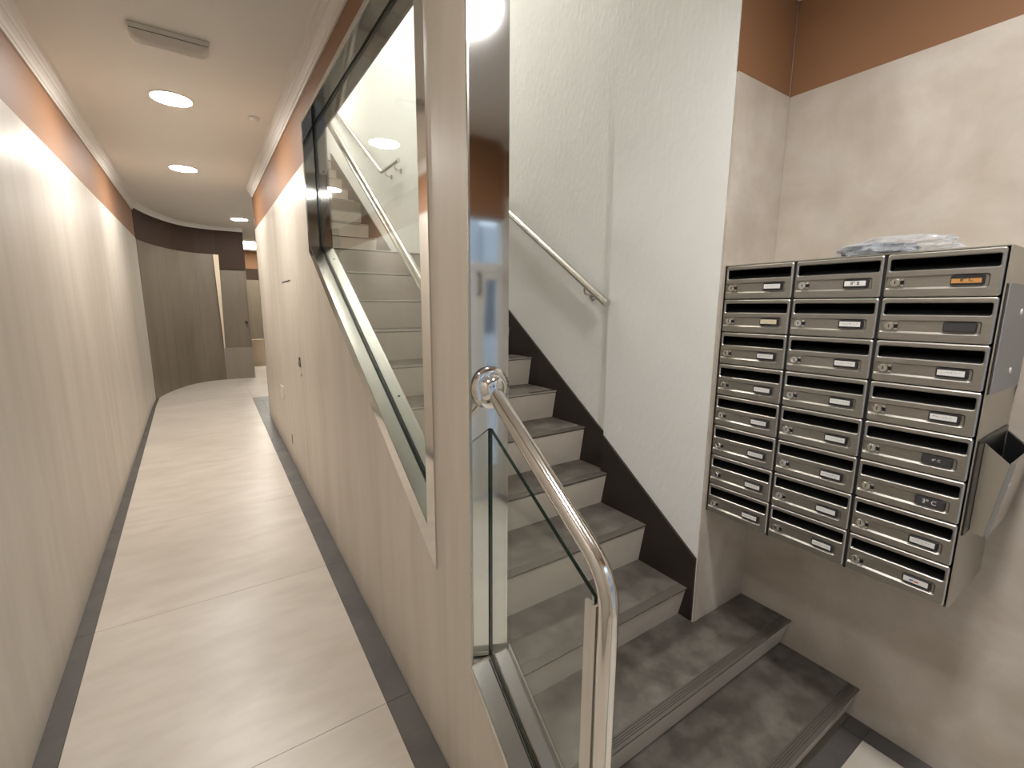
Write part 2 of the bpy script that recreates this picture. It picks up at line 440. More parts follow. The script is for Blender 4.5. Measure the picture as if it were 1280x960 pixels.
# hall wall that carries the mailboxes
r = sroot('wall_right')
prism('wall_core', [(FRONT, 0), (RY+.1, 0), (RY+.1, CEIL), (FRONT, CEIL)], YZ, WR+.010, WR+.15, M['plaster'], r)
prism('cladding', [(FRONT, 0), (RY-.0105, 0), (RY-.0105, 2.487), (FRONT, 2.487)], YZ, WR, WR+.010, M['clad_hall'], r)
prism('painted_band', [(FRONT, 2.488), (RY-.0055, 2.488), (RY-.0055, CEIL), (FRONT, CEIL)], YZ, WR+.005, WR+.010, M['paint'], r)

# curved end of the corridor: tall panels, painted band, low parapet with a recessed door above it
pts = [(-.662,7.552),(-.575,7.98),(-.455,8.36),(-.300,8.70),(-.080,8.93),(.190,9.015)]
def smooth_curve(p, m=4):
    out = []
    P = [p[0]]+list(p)+[p[-1]]
    for i in range(1, len(P)-2):
        for s in range(m):
            t = s/m
            q = []
            for c in (0, 1):
                a0, a1, a2, a3 = P[i-1][c], P[i][c], P[i+1][c], P[i+2][c]
                q.append(.5*((2*a1)+(-a0+a2)*t+(2*a0-5*a1+4*a2-a3)*t*t+(-a0+3*a1-3*a2+a3)*t**3))
            out.append(tuple(q))
    out.append(tuple(p[-1])); return out
cur = smooth_curve(pts)
def offset(path, d):
    o = []
    for i, p in enumerate(path):
        a = Vector(path[max(i-1, 0)]); b = Vector(path[min(i+1, len(path)-1)])
        t = (b-a).normalized(); n_ = Vector((-t.y, t.x))
        o.append((p[0]+n_.x*d, p[1]+n_.y*d))
    return o
def wall_ribbon(name, path, d0, d1, z0, z1, mat, parent):
    A = offset(path, d0); B = offset(path, d1); n = len(path); v = []; f = []
    for (a, b) in zip(A, B):
        v += [(*a, z0), (*b, z0), (*b, z1), (*a, z1)]
    for i in range(n-1):
        for k in range(4):
            f.append([i*4+k, i*4+(k+1) % 4, (i+1)*4+(k+1) % 4, (i+1)*4+k])
    f += [[3,2,1,0], [(n-1)*4+k for k in range(4)]]
    return put(name, v, f, mat, parent)
r = sroot('wall_curved')
wall_ribbon('wall_core', cur, .012, .14, .39, CEIL, M['plaster'], r)
np_ = 6; per = (len(cur)-1)/np_
import bisect
acc = [0.0]
for a, b in zip(cur[:-1], cur[1:]): acc.append(acc[-1]+math.dist(a, b))
def at_len(s):
    i = min(max(bisect.bisect_right(acc, s)-1, 0), len(cur)-2); t = (s-acc[i])/(acc[i+1]-acc[i])
    return (cur[i][0]*(1-t)+cur[i+1][0]*t, cur[i][1]*(1-t)+cur[i+1][1]*t)
for k in range(np_):
    s0, s1 = acc[-1]*k/np_+.0015, acc[-1]*(k+1)/np_-.0015
    seg = [at_len(s0+(s1-s0)*q/4) for q in range(5)]
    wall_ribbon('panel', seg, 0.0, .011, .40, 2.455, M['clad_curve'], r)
wall_ribbon('painted_band', cur, .004, .0115, 2.456, CEIL, M['paint_shaded'], r)
box('painted_lintel', .191, .605, 9.019, 9.14, 2.232, CEIL, M['paint_shaded'], r)
box('parapet', .191, .605, 9.012, 9.12, .40, .932, M['clad_mid'], r)
box('door_panel', .191, .584, 9.045, 9.085, .933, 2.231, M['clad_curve'], r)
box('end_post', .585, .605, 9.030, 9.124, .933, 2.231, M['clad_curve'], r)
prism('lit_jamb_strip', [(.158, 2.452), (.235, 2.452), (.205, .936), (.190, .936)], XZ, 8.985, 9.008, M['clad_pale'], r)  # light on the jamb, put into an added pale strip
lathe('door_knob', [(0, .010), (.02, .012), (.03, .022), (.045, .020), (.05, .008)], (.548, 9.045, 1.36), (0, -1, 0), M['black'], r, 16)
prism('return_wall', [(9.02, .40), (12.9, .40), (12.9, CEIL), (9.02, CEIL)], YZ, .46, .58, M['clad_curve'], r) if False else \
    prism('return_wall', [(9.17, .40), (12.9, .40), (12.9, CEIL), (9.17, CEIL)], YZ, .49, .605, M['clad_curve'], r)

# side space beyond the corridor
r = sroot('wall_far')
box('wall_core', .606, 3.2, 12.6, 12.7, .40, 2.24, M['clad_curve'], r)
box('shaded_band', .606, 3.2, 12.6, 12.7, 2.2405, 2.50, M['paint_shaded'], r)  # shaded lower part of the band, the shade put into its colour
box('painted_band', .606, 3.2, 12.6, 12.7, 2.5005, CEIL, M['paint'], r)
box('parapet', .68, 1.9, 10.80, 10.92, .40, .945, M['clad_pale'], r)
r = sroot('wall_side')
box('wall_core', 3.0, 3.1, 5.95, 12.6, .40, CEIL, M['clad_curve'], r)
r = sroot('wall_under_stairs')
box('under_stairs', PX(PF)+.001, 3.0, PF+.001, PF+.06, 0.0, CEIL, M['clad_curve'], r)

# front of the building behind the camera, with the street door
r = sroot('wall_front')
dx0, dx1 = .52, WR-.005
box('wall_pier', LX(FRONT)-.1, dx0, FRONT-.12, FRONT, 0, CEIL, M['clad_hall'], r)
box('wall_pier', dx1, WR+.15, FRONT-.12, FRONT, 0, CEIL, M['clad_hall'], r)
box('painted_band', dx0+.001, dx1-.001, FRONT-.12, FRONT, 2.33, CEIL, M['paint'], r)
dr = sroot('door_1', (0, FRONT, 0))
D0, D1 = FRONT-.09, FRONT-.03
box('frame_head', dx0, dx1, D0, D1, 2.31, 2.33, M['door_white'], dr)
box('frame_post', dx0, dx0+.05, D0, D1, 0, 2.31, M['door_white'], dr)
box('frame_post', dx1-.012, dx1, D0, D1, 0, 2.31, M['door_white'], dr)
box('transom_bar', dx0+.05, dx1-.012, D0, D1, 1.925, 1.985, M['door_white'], dr)
box('transom_glass', dx0+.05, dx1-.012, FRONT-.066, FRONT-.058, 1.985, 2.31, M['glass'], dr)
def leaf(x0, x1, la, ra, wl, wr):
    # glazed leaf whose opening has S-curved edges
    n = 22; b0, b1 = .30, 1.86
    wv = lambda t: math.sin(2*math.pi*(t*.95+.12))
    a = [(x0+la+wl*wv(i/n), b0+(b1-b0)*i/n) for i in range(n+1)]
    b = [(x1-ra+wr*wv(i/n), b0+(b1-b0)*i/n) for i in range(n, -1, -1)]
    prism('leaf', [(x0, .02), (x1, .02), (x1, 1.92), (x0, 1.92)], XZ, FRONT-.08, FRONT-.04, M['door_white'], dr, holes=[a+b])
    prism('leaf_glass', [(x0+.012, .25), (x1-.012, .25), (x1-.012, 1.89), (x0+.012, 1.89)], XZ, FRONT-.064, FRONT-.058, M['glass'], dr)
leaf(dx0+.052, 1.822, .16, .085, .03, .03); leaf(1.828, dx1-.014, .060, .030, .022, 0.0)
tube('pull_handle', [(1.815, FRONT-.04, 1.90), (1.815, FRONT-.005, 1.90), (1.815, FRONT-.005, 1.74), (1.815, FRONT-.04, 1.74)], .011, M['black'], dr, bend=.01, n=10)
# the street outside
box('floor_street', -12, 14, -16, FRONT-.06, -.16, -.02, M['street'])['kind'] = 'structure'
bd = thing('building', 'pale grey building across the street, mirrored in the polished steel panel', 'building', (1, -9.5, 0))
box('wall', -9, 6.6, -10.5, -9.5, -.02, 6.2, M['facade'], bd)
box('low_wing', 6.6, 13, -10.5, -9.3, -.02, 3.9, M['facade'], bd)
for i in range(7):
    for z in (.9, 3.2):
        if i > 4 and z > 3: continue
        wn = box('window', -8.6+i*3, -6.9+i*3, -9.5 if i < 5 else -9.3, -9.46 if i < 5 else -9.26, z, z+1.6, M['facade_dark'], bd)

# ---- ceilings
r = sroot('ceiling')
prism('corridor_slab', [(-1.0, FRONT-.12), (PX(1.0)+.0, FRONT-.12), (PX(1.0), 6.26), (3.2, 6.26), (3.2, 13), (-1.0, 13)], lambda a, b, d: (a, b, d), CEIL, CEIL+.06, M['ceiling'], r)
prism('hall_slab', [(PX(1.0)+.001, FRONT-.12), (WR+.15, FRONT-.12), (WR+.15, RY+.10), (NX+.13, RY+.10), (NX+.13, .95), (PX(1.0)+.001, .95)], lambda a, b, d: (a, b, d), CEIL, CEIL+.06, M['ceiling'], r)
box('hall_edge', PX(1.0)+.13, NX+.12, .951, PEND, CEIL, CEIL+.08, M['plaster'], r)
r = sroot('ceiling_stairs')
box('stair_slab', PX(1)-.1, NX+.12, .96, 8.6, STAIR_TOP, STAIR_TOP+.06, M['ceiling'], r)

# ---- crown mouldings
PROF = [(0, 0), (.008, 0), (.011, .012), (.016, .016), (.022, .030), (.034, .046), (.040, .050), (.043, .060), (.052, .068), (.056, .082), (.068, .0945), (0, .0945)]
def crown(name, path, side, z0=CROWN, mat=None):
    path = [Vector(p) for p in path]; n = len(path); m = len(PROF); v = []; f = []
    for i, p in enumerate(path):
        t1 = (p-path[i-1]).normalized() if i else None
        t2 = (path[i+1]-p).normalized() if i < n-1 else None
        n1 = Vector((-t1.y, t1.x)) if t1 else None; n2 = Vector((-t2.y, t2.x)) if t2 else None
        nn = n1 if n2 is None else n2 if n1 is None else (n1+n2)/(1+n1.dot(n2))
        for d, z in PROF:
            q = p+nn*side*d; v.append((q.x, q.y, z0+z*(CEIL-.0003-z0)/.0945))
    for i in range(n-1):
        for k in range(m):
            f.append([i*m+k, i*m+(k+1) % m, (i+1)*m+(k+1) % m, (i+1)*m+k])
    f += [list(range(m)), [(n-1)*m+k for k in range(m)]]
    return struct(put(name, v, f, mat or M['crown']))
cr = offset(cur, .0035)
crown('trim_1', [(LX(FRONT)-.0035, FRONT), (LX(7.54)-.0035, 7.54)], -1)
crown('trim_4', cr+[(.604, 9.017)], -1, CROWN+.035, M['ceiling'])
crown('trim_2', [(PX(PEND)+.0035, PEND), (PX(PF)+.0035, PF)], 1)
crown('trim_3', [(WR+.0045, FRONT), (WR+.0045, RY-.0055), (NX+.004, RY-.0055)], 1, 2.835)

# ================================================================== WINDOW IN THE PARTITION
wn = sroot('window_1', (PX(2), 2.0, 1.8))
lo = lambda Y: .915+.6515*(Y-1.335)
lip_out = [(1.275, lo(1.275)-.088), (1.80, lo(1.80)-.072), (3.008, lo(3.008)-.045), (3.008, 2.690), (1.275, 2.690)]
prism('face_lip', lip_out, PYZ, -.006, -.0002, M['steel'], wn, holes=[[(1.337, .918), (2.983, 1.991), (2.983, 2.663), (1.337, 2.663)]])
def plate(name, a, b, u0, u1, th, mat, inward):
    # a strip lining the edge a-b of the opening, standing th towards the inside
    a = Vector(a); b = Vector(b); n_ = Vector(inward).normalized()*th
    q = [a, b, b+n_, a+n_]
    return prism(name, [tuple(p) for p in q], PYZ, u0, u1, mat, wn)
nd = (-.6515, 1.0)
edges = [('sill_plate', OP[0], OP[1], nd), ('jamb_plate', OP[1], OP[2], (-1, 0)), ('head_plate', OP[2], OP[3], (0, -1)), ('near_jamb_plate', OP[3], OP[0], (1, 0))]
for nm, a, b, n_ in edges:
    m = M['steel_plate'] if nm == 'sill_plate' else M['steel_dark_reflect']
    plate(nm, a, b, -.004, .050, .004, m, n_)
    plate(nm, a, b, .072, .126, .004, m, n_)
    plate('gasket', a, b, .0502, .0718, .0025, M['gasket'], n_)
ins = [(1.340, .9225), (2.980, 1.9900), (2.980, 2.660), (1.340, 2.660)]
prism('glass_pane', ins, PYZ, .056, .066, M['glass'], wn, side_mat=M['glass_edge'])
nv = Vector((0, -.6515, 1)).normalized()
for Y, u in ((2.86, .100), (1.86, .100), (1.39, .030), (1.42, .10)):
    p = Vector((PX(Y)+u, Y, lo(Y)))+nv*.004
    lathe('screw', [(0, .006), (.0015, .0055), (.002, .002)], p, nv, M['holder'], wn, 12)
lathe('screw', [(0, .005), (.0015, .0045), (.002, .002)], (PX(2.98)+.098, 2.981, 2.42), (0, -1, 0), M['holder'], wn, 12)

# ================================================================== STAIRS
SX0 = .6895
nos = [(.543,.138),(.816,.272),(1.087,.419),(1.327,.617),(1.595,.789),(1.805,.985),(2.060,1.152),(2.315,1.326),(2.570,1.504),(2.825,1.678),(3.080,1.860),(3.335,2.038)]
for k in range(10): nos.append((5.079+.279*k, 2.221+.188*k))
st = thing('staircase', 'staircase of dark grey treads and pale beige risers climbing behind the steel and glass partition', 'stairs', (1.2, .543, 0))
def x1_of(i):
    return WR-.002 if i < 2 else NX-.0125 if i < 5 else FX-.0125
HEADS = []
for i, (Y, z) in enumerate(nos):
    zp = nos[i-1][1] if i else 0.0
    Yn = nos[i+1][0]+.012 if i < len(nos)-1 else 8.43
    x1 = x1_of(i)
    NS = .042; SL = .036           # strip width, how far the riser leans back
    Yn = nos[i+1][0]+SL+.004 if i < len(nos)-1 else 8.43
    FL = lambda a, b, d: (a, b, d)
    if i == 1:         # reaches the short back wall beside the third riser
        prism('tread', [(SX0, Y+NS), (x1, Y+NS), (x1, RY-.012), (NX-.011, RY-.012), (NX-.011, Yn+.004), (SX0, Yn+.004)], FL, z-.022, z, M['tread'], st)
    elif i == 4:       # runs past the step in the white wall
        prism('tread', [(SX0, Y+NS), (x1, Y+NS), (x1, NF+.0008), (FX-.0125, NF+.0008), (FX-.0125, Yn), (SX0, Yn)], FL, z-.022, z, M['tread'], st)
    else:
        box('tread', SX0, x1, Y+NS, Yn, z-.022, z, M['tread'], st)
    # nosing strip: profile in Y,z run across the stair; the two lowest are grooved
    pr = [(Y+.003, z-.0085), (Y, z-.0065), (Y, z-.0015), (Y+.0015, z)]
    nf = len(pr)
    if i < 2:
        for q in range(4):
            a = Y+.010+q*.0075
            pr += [(a, z), (a+.0012, z-.0022), (a+.003, z-.0022), (a+.0042, z)]
    pr += [(Y+NS-.0006, z), (Y+NS-.0006, z-.0085)]
    v, f, sd = prism_vf(pr, (), YZ, SX0, x1)
    put('nosing', v, f+sd, [M['nosing'], M['nosing_front'] if i > 5 else M['nosing'], M['black']], st, False, [0]*len(f)+[1, 1, 1]+[0]*(len(sd)-4)+[2])
    prism('riser', [(Y+SL, zp+.0005), (Y+SL+.012, zp+.0005), (Y+.022, z-.0225), (Y+.022, z-.0125), (Y+.006, z-.0125)], YZ, SX0, x1, M['riser'], st)
# dark brown stringer boards on the white wall
tag(prism('stringer_board', [(1.060, .2735), (NF-.0005, .2735), (NF-.0005, .984), (1.060, .570)], YZ, NX-.012, NX-.0003, M['stringer']),
    'short dark brown stringer board at the foot of the white stair wall', 'skirting board')
zu = lambda Y: 1.608+.684*(Y-2.574)
tag(prism('stringer_board', [(NF+.001, .45), (3.38, 1.45), (3.38, zu(3.30)), (3.30, zu(3.30)), (NF+.001, zu(NF))], YZ, FX-.012, FX-.0003, M['stringer']),
    'long dark brown stringer board rising along the white wall behind the steel panel', 'skirting board')
zs = lambda Y: 2.223+.656*(Y-4.887)
tag(prism('stringer_board', [(4.70, 2.045), (5.15, 2.045), (7.33, 3.43), (7.33, zs(7.33)), (4.70, zs(4.70))], YZ, FX-.012, FX-.0003, M['stringer']),
    'dark brown stringer board of the upper flight seen through the window', 'skirting board')

# ================================================================== POLISHED END PANEL, BALUSTRADE
ep = thing('end_panel', 'mirror polished steel panel on the end of the partition, reflecting the street door', 'metal panel', (PX(1)+.06, PEND, .6))
x0, x1 = PX(PEND), PX(PEND)+.120
prism('mirror_sheet', [(x0+.003, .606), (x1-.001, .606), (x1-.001, CEIL-.001), (x0+.003, CEIL-.001)], XZ, PEND-.006, PEND-.0008, M['steel'], ep)
box('edge_strip', x0-.0025, x0+.0025, PEND-.0078, PEND-.0008, .606, CROWN-.002, M['steel_plate'], ep)

ba = thing('balustrade', 'low glass balustrade in a steel channel with a bent tubular handrail at the stair foot', 'balustrade', (PX(.6)+.06, .58, .25))
kt = lambda Y: kn(Y)-.005
def cap(name, u0, u1, mat, dz=0.0, th=.005, y0=.262, y1=PEND-.0090):
    return prism(name, [(y0, kt(y0)+dz), (y1, kt(y1)+dz), (y1, kt(y1)+dz+th), (y0, kt(y0)+dz+th)], PYZ, u0, u1, mat, ba)
cap('cap_plate', -.006, .051, M['steel_plate'])
cap('cap_plate', .071, .122, M['steel_plate'])
cap('cap_edge', -.0085, -.0062, M['steel'], -.012, .020)
cap('cap_lip', .1222, .1260, M['steel_plate'], -.010, .034)
cap('glass_clamp', .0665, .0705, M['steel'], 0.0, .020)
cap('gasket', .0512, .0552, M['gasket'], 0.0, .004)
prism('glass_panel', [(.616, kn(.616)+.002), (PEND-.0090, kn(PEND)+.002), (PEND-.0090, 1.310), (.616, 1.043)], PYZ, .0555, .0655, M['glass'], ba, side_mat=M['glass_edge'])
u = .0605
tb = tube('handrail', [(PX(1)+u, PEND-.0095, 1.4245), (PX(.6)+u, .580, 1.1020), (PX(.58)+u, .580, kn(.58)+.004)], .0212, M['tube'], ba, bend=.075, n=24)
lathe('rail_flange', [(0, .058), (.006, .0585), (.012, .055), (.016, .046), (.016, .040), (.022, .036), (.030, .030), (.034, .0225)], (PX(1)+.052+.006, PEND-.0085, 1.4245), (0, -1, 0), M['chrome'], ba, 40)
box('edge_channel', PX(.6)+.046, PX(.6)+.075, .6012, .6155, kn(.61)+.002, 1.034, M['steel_satin'], ba)
box('edge_channel_web', PX(.6)+.0670, PX(.6)+.075, .6157, .634, kn(.63)+.02, 1.034, M['steel_satin'], ba)
box('edge_channel_web', PX(.6)+.046, PX(.6)+.0540, .6157, .634, kn(.63)+.02, 1.034, M['steel_satin'], ba)

# ================================================================== WALL HANDRAILS
def bracket(parent, rail_pt, wall_x):
    p = Vector(rail_pt)
    q = [p+Vector((0, 0, -.018)), p+Vector((.0, 0, -.055)), Vector((wall_x-.006, p.y, p.z-.065))]
    tube('bracket_arm', q, .0055, M['steel_satin'], parent, bend=.02, n=10)
    lathe('bracket_rose', [(0, .026), (.004, .025), (.006, .020)], (wall_x-.0005, p.y, p.z-.065), (-1, 0, 0), M['steel_satin'], parent, 20)
RX = FX-.062
hr = thing('wall_handrail', 'straight tubular steel handrail on the white wall above the lower flight', 'handrail', (RX, 1.55, 1.63))
rz = lambda Y: 1.660+.642*(Y-1.625)
tube('rail', [(RX, 1.625, rz(1.625)), (RX, 3.00, rz(3.00))], .0205, M['rail'], hr, n=20)
for Y in (1.79, 2.75): bracket(hr, (RX, Y, rz(Y)), FX)
hu = thing('wall_handrail', 'tubular steel handrail with a level lower end on the white wall by the landing', 'handrail', (RX, 4.25, 2.95))
p1 = (RX, 4.437, 3.014); p2 = (RX, 4.940, 3.020)
ru = lambda Y: 3.020+.654*(Y-4.940)
tube('rail', [p1, p2, (RX, 7.2, ru(7.2))], .0205, M['rail'], hu, bend=.03, n=16)
for Y, z in ((4.54, 3.015), (4.82, 3.018), (5.50, ru(5.5)), (6.5, ru(6.5))): bracket(hu, (RX, Y, z), FX)
hl = thing('wall_handrail', 'bright tubular handrail inside the window along the stair side of the partition', 'handrail', (PX(2)+.17, 1.45, 1.48))
LXR = PX(2)+.178
rl = lambda Y: 1.730+.733*(Y-1.756)
tube('rail', [(LXR, 1.46, rl(1.46)), (LXR, 3.30, rl(3.30))], .0205, M['rail'], hl, n=20)
for Y in (1.52, 3.22):
    p = Vector((LXR, Y, rl(Y)))
    tube('bracket_arm', [p+Vector((0, 0, -.018)), p+Vector((0, 0, -.05)), Vector((PX(Y)+.1265, Y, p.z-.058))], .0055, M['steel_satin'], hl, bend=.02, n=10)

# ================================================================== MAILBOXES
MX, MY0, MZ0 = 1.690, 1.045, .7955
PW, PH = .2527, .1256           # pitch
W_, H_ = .2440, .1222           # one front
DEP = WR-MX
cab = thing('mailbox_cabinet', 'steel cabinet shell around the bank of mailboxes on the beige wall', 'cabinet', (MX, .66, MZ0-.003))
yl, yr = MY0+.0025, MY0-3*PW-.0005
box('side_panel', MX+.004, WR-.0005, yr-.003, yr, MZ0-.004, MZ0+8*PH+.003, M['mail_side'], cab)
box('side_panel', MX+.004, WR-.0005, yl, yl+.0015, MZ0-.004, MZ0+8*PH+.003, M['mail_side'], cab)
box('top_panel', MX+.002, WR-.0005, yr, yl, MZ0+8*PH, MZ0+8*PH+.003, M['mail_side'], cab)
box('bottom_panel', MX+.010, WR-.0005, yr, yl, MZ0-.004, MZ0-.0015, M['mail_side'], cab)
for k in (1, 2):
    box('divider', MX+.006, WR-.01, MY0-k*PW-.0035, MY0-k*PW+.0035, MZ0-.004, MZ0+8*PH, M['black'], cab)

def rrect(a0, a1, b0, b1, r, seg=3, corners=(1, 1, 1, 1)):
    out = []
    cs = [(a1-r, b1-r, 0, a1, b1), (a0+r, b1-r, 90, a0, b1), (a0+r, b0+r, 180, a0, b0), (a1-r, b0+r, 270, a1, b0)]
    for (cx, cy, t0, px, py), on in zip(cs, corners):
        for s in range(seg+1):
            t = math.radians(t0+90*s/seg)
            out.append((cx+r*math.cos(t), cy+r*math.sin(t)) if on else (px, py))
    return out
def loft(g, loops, k):
    """loops: lists of equal length of 3-D points"""
    n = len(loops[0])
    for A, B in zip(loops[:-1], loops[1:]):
        g.add(A+B, [[i, (i+1) % n, n+(i+1) % n, n+i] for i in range(n)], k)
def L3(loop, d): return [(d, -a, z) for a, z in loop]
def front_mesh():
    g = Geo()
    o0 = rrect(0, W_, 0, H_, .006); o1 = rrect(.003, W_-.003, .003, H_-.003, .004)
    SL = (.0075, W_-.0085, .0740, .1075)
    s0 = rrect(SL[0]-.0025, SL[1]+.0025, SL[2]-.0025, SL[3]+.0025, .0065); s1 = rrect(*SL, .0045)
    RC = (.0005+.003, .2215, .0215, .0590)
    c0 = rrect(RC[0], RC[1], RC[2], RC[3], .007, corners=(1, 0, 0, 1)); c1 = rrect(RC[0]+.0005, RC[1]-.0035, RC[2]+.0052, RC[3]-.0040, .005, corners=(1, 0, 0, 1))
    loft(g, [L3(o0, .012), L3(o0, .0028), L3(o1, 0)], 1)
    loops = [o1, s0, c0]; flat = [p for l in loops for p in l]
    tr = tessellate_polygon([[Vector((a, b, 0)) for a, b in l] for l in loops])
    g.add(L3(flat, 0), [list(t) for t in tr], 0)
    loft(g, [L3(s0, 0), L3(s1, .003)], 1)
    loft(g, [L3(s1, .003), L3(s1, .014)], 2)
    loft(g, [L3(c0, 0), L3(c1, .0055)], 1)
    g.add(L3(c1, .0055), [list(range(len(c1)))], 0)
    return g
fg = front_mesh()
me_front = mesh_of('front', fg.v, fg.f, [M['mail'], M['mail_rim'], M['black']], False, fg.m)
b0 = Geo()
bv = [(.0125, -.001, .001), (.0125, -W_+.001, .001), (.0125, -W_+.001, H_-.001), (.0125, -.001, H_-.001)]
bv += [(DEP-.01, y, z) for (_, y, z) in bv]
b0.add(bv, [[0,1,5,4],[1,2,6,5],[2,3,7,6],[3,0,4,7],[4,5,6,7]])
me_body = mesh_of('body', b0.v, b0.f, M['black'])
# sloping flap inside the slot
b1 = Geo(); b1.add([(.010, -.010, .0745), (.010, -W_+.011, .0745), (.040, -W_+.011, .0900), (.040, -.010, .0900)], [[0,1,2,3]])
me_flap = mesh_of('slot_flap', b1.v, b1.f, M['black'])
def lathe_vf(prof, o, d, n=18):
    o = Vector(o); d = Vector(d); up = Vector((0, 0, 1)); a = d.cross(up).normalized(); b = d.cross(a); v = []; f = []
    for h, r_ in prof: v += [o+d*h+(a*math.cos(2*math.pi*k/n)+b*math.sin(2*math.pi*k/n))*r_ for k in range(n)]
    for i in range(len(prof)-1):
        for k in range(n): f.append([i*n+k, i*n+(k+1) % n, (i+1)*n+(k+1) % n, (i+1)*n+k])
    f.append([(len(prof)-1)*n+k for k in range(n)])
    return v, f
lk = Geo()
v, f = lathe_vf([(0, .0118), (.0075, .0118), (.0095, .0104), (.0095, .0082), (.0082, .0080)], (.0055, -.025, .0415), (-1, 0, 0)); lk.add(v, f, 0)
lk.add([(-.0033+x, y, z) for x, y, z in box_v(0, .0014, -.0262, -.0240, .0365, .0465)], BOXF, 1)
lk.add(box_v(-.002, .0055, -.0455, -.0385, .0465, .0520), BOXF, 0)
lk.add(box_v(-.002, .0055, -.0455, -.0385, .0310, .0350), BOXF, 0)
lk.add(box_v(.0005, .0055, -.0445, -.0372, .0350, .0465), BOXF, 1)
me_lock = mesh_of('lock', lk.v, lk.f, [M['chrome'], M['black']], False, lk.m)
NA0, NA1, NB0, NB1 = .1450, .2125, .0290, .0550
hd = Geo()
r0 = rrect(NA0, NA1, NB0, NB1, .004); r1 = rrect(NA0+.0012, NA1-.0012, NB0+.0012, NB1-.0012, .003)
loft(hd, [L3(r0, .0045), L3(r0, .0008), L3(r1, -.0006)], 0); hd.add(L3(r1, -.0006), [list(range(len(r1)))], 0)
me_hold = mesh_of('name_plate', hd.v, hd.f, M['holder'])
def card_mesh(mat, a0=NA0+.004, a1=NA1-.007, z0_=NB0+.0060, z1_=NB1-.0045):
    cg = Geo(); cg.add([(d-.0016, y, z) for d, y, z in box_v(0, .0010, -a1, -a0, z0_, z1_)], BOXF)
    return mesh_of('name_card', cg.v, cg.f, mat)
me_card = {k: card_mesh(M[k]) for k in ('card', 'card_cream')}
me_card['card_orange'] = card_mesh(M['card_orange'], NA0+.0025, NA1-.006, NB0+.0055, NB1-.0085)
me_card['card_dark'] = card_mesh(M['card_dark'], NA0+.0025, NA1-.0025, NB0+.0025, NB1-.0025)
def text_mesh(body, size, mat, name='print'):
    c = bpy.data.curves.new('t', 'FONT'); c.body = body; c.size = size; c.align_x = 'CENTER'; c.align_y = 'CENTER'; c.resolution_u = 2
    c.offset = size*.012
    o = bpy.data.objects.new('t', c); COL.objects.link(o)
    dg = bpy.context.evaluated_depsgraph_get(); dg.update()
    me = bpy.data.meshes.new_from_object(o.evaluated_get(dg))
    bpy.data.objects.remove(o); bpy.data.curves.remove(c)
    cz = (NB0+NB1)/2+.0008; cy = -(NA0+NA1)/2+.001
    for vt in me.vertices:
        x, y, _ = vt.co
        vt.co = (-.00195, cy-x, cz+y)
    me.name = name
    me.materials.clear(); me.materials.append(mat)
    return me
def dash_mesh(seed, mats=('ink_grey',)):
    rr = random.Random(seed); dg = Geo(); y = -(NA0+.010)
    k = 0
    while y > -(NA1-.016):
        l = rr.uniform(.0015, .005); h = rr.uniform(.0012, .0022)
        z = (NB0+NB1)/2+.0006+rr.uniform(-.001, .001)
        dg.add(box_v(-.0019, -.0017, y-l, y, z, z+h), BOXF, k % len(mats)); y -= l+rr.uniform(.0015, .005); k += 1
    return mesh_of('print', dg.v, dg.f, [M[m] for m in mats], False, dg.m)
ORD = ['topmost', 'second from the top', 'third from the top', 'fourth from the top', 'fifth from the top', 'third from the bottom', 'second from the bottom', 'lowest']
COLN = ['left column by the white wall', 'middle column', 'right column by the grey board']
special = {(1, 0): ('card', '8º B', 'ink'), (2, 0): ('card_orange', '8º C', 'ink'), (2, 1): ('card_dark', None, None), (0, 1): ('card_cream', 'dash', None),
           (2, 4): ('card_dark', '4º C', 'ink_white'), (2, 5): ('card_dark', '3º C', 'ink_white'), (2, 7): ('card', 'logo', None)}
look = {'card': 'white-carded', 'card_cream': 'cream-carded', 'card_orange': 'orange-carded', 'card_dark': 'black-plated'}
for c in range(3):
    for row in range(8):
        kind, txt, ink = special.get((c, row), ('card', 'dash', None))
        lb = '%s mailbox, %s of the %s' % (look[kind], ORD[row], COLN[c])
        if txt in ('8º B', '8º C', '4º C', '3º C'): lb = '%s mailbox reading %s, %s of the %s' % (look[kind], txt, ORD[row], COLN[c].split(' by')[0])
        t = thing('mailbox', lb, 'mailbox', (MX, MY0-c*PW-.0045, MZ0+(7-row)*PH+.0017), 'mailboxes in the steel cabinet')
        for nm, me in (('body', me_body), ('front', me_front), ('slot_flap', me_flap), ('lock', me_lock)): link(nm, me, t)
        h = link('name_plate', me_hold, t)
        link('name_card', me_card[kind], h)
        if txt == 'dash': link('print', dash_mesh(c*10+row), h)
        elif txt == 'logo':
            lg = Geo(); yc_ = -(NA0+.026); zc_ = (NB0+NB1)/2+.0008
            lg.add([(-.0019, yc_+.008, zc_-.003), (-.0019, yc_-.001, zc_-.001), (-.0019, yc_-.002, zc_+.003), (-.0019, yc_+.007, zc_+.002)], [[0, 1, 2, 3]], 0)
            lg.add([(-.0019, yc_-.002, zc_-.0035), (-.0019, yc_-.014, zc_-.0025), (-.0019, yc_-.013, zc_+.0015), (-.0019, yc_-.003, zc_+.0005)], [[0, 1, 2, 3]], 1)
            link('print', mesh_of('print', lg.v, lg.f, [M['ink_blue'], M['ink_red']], False, lg.m), h)
        elif txt: link('print', text_mesh(txt, .0145 if ink == 'ink' else (.0175 if row == 5 else .0105), M[ink]), h)

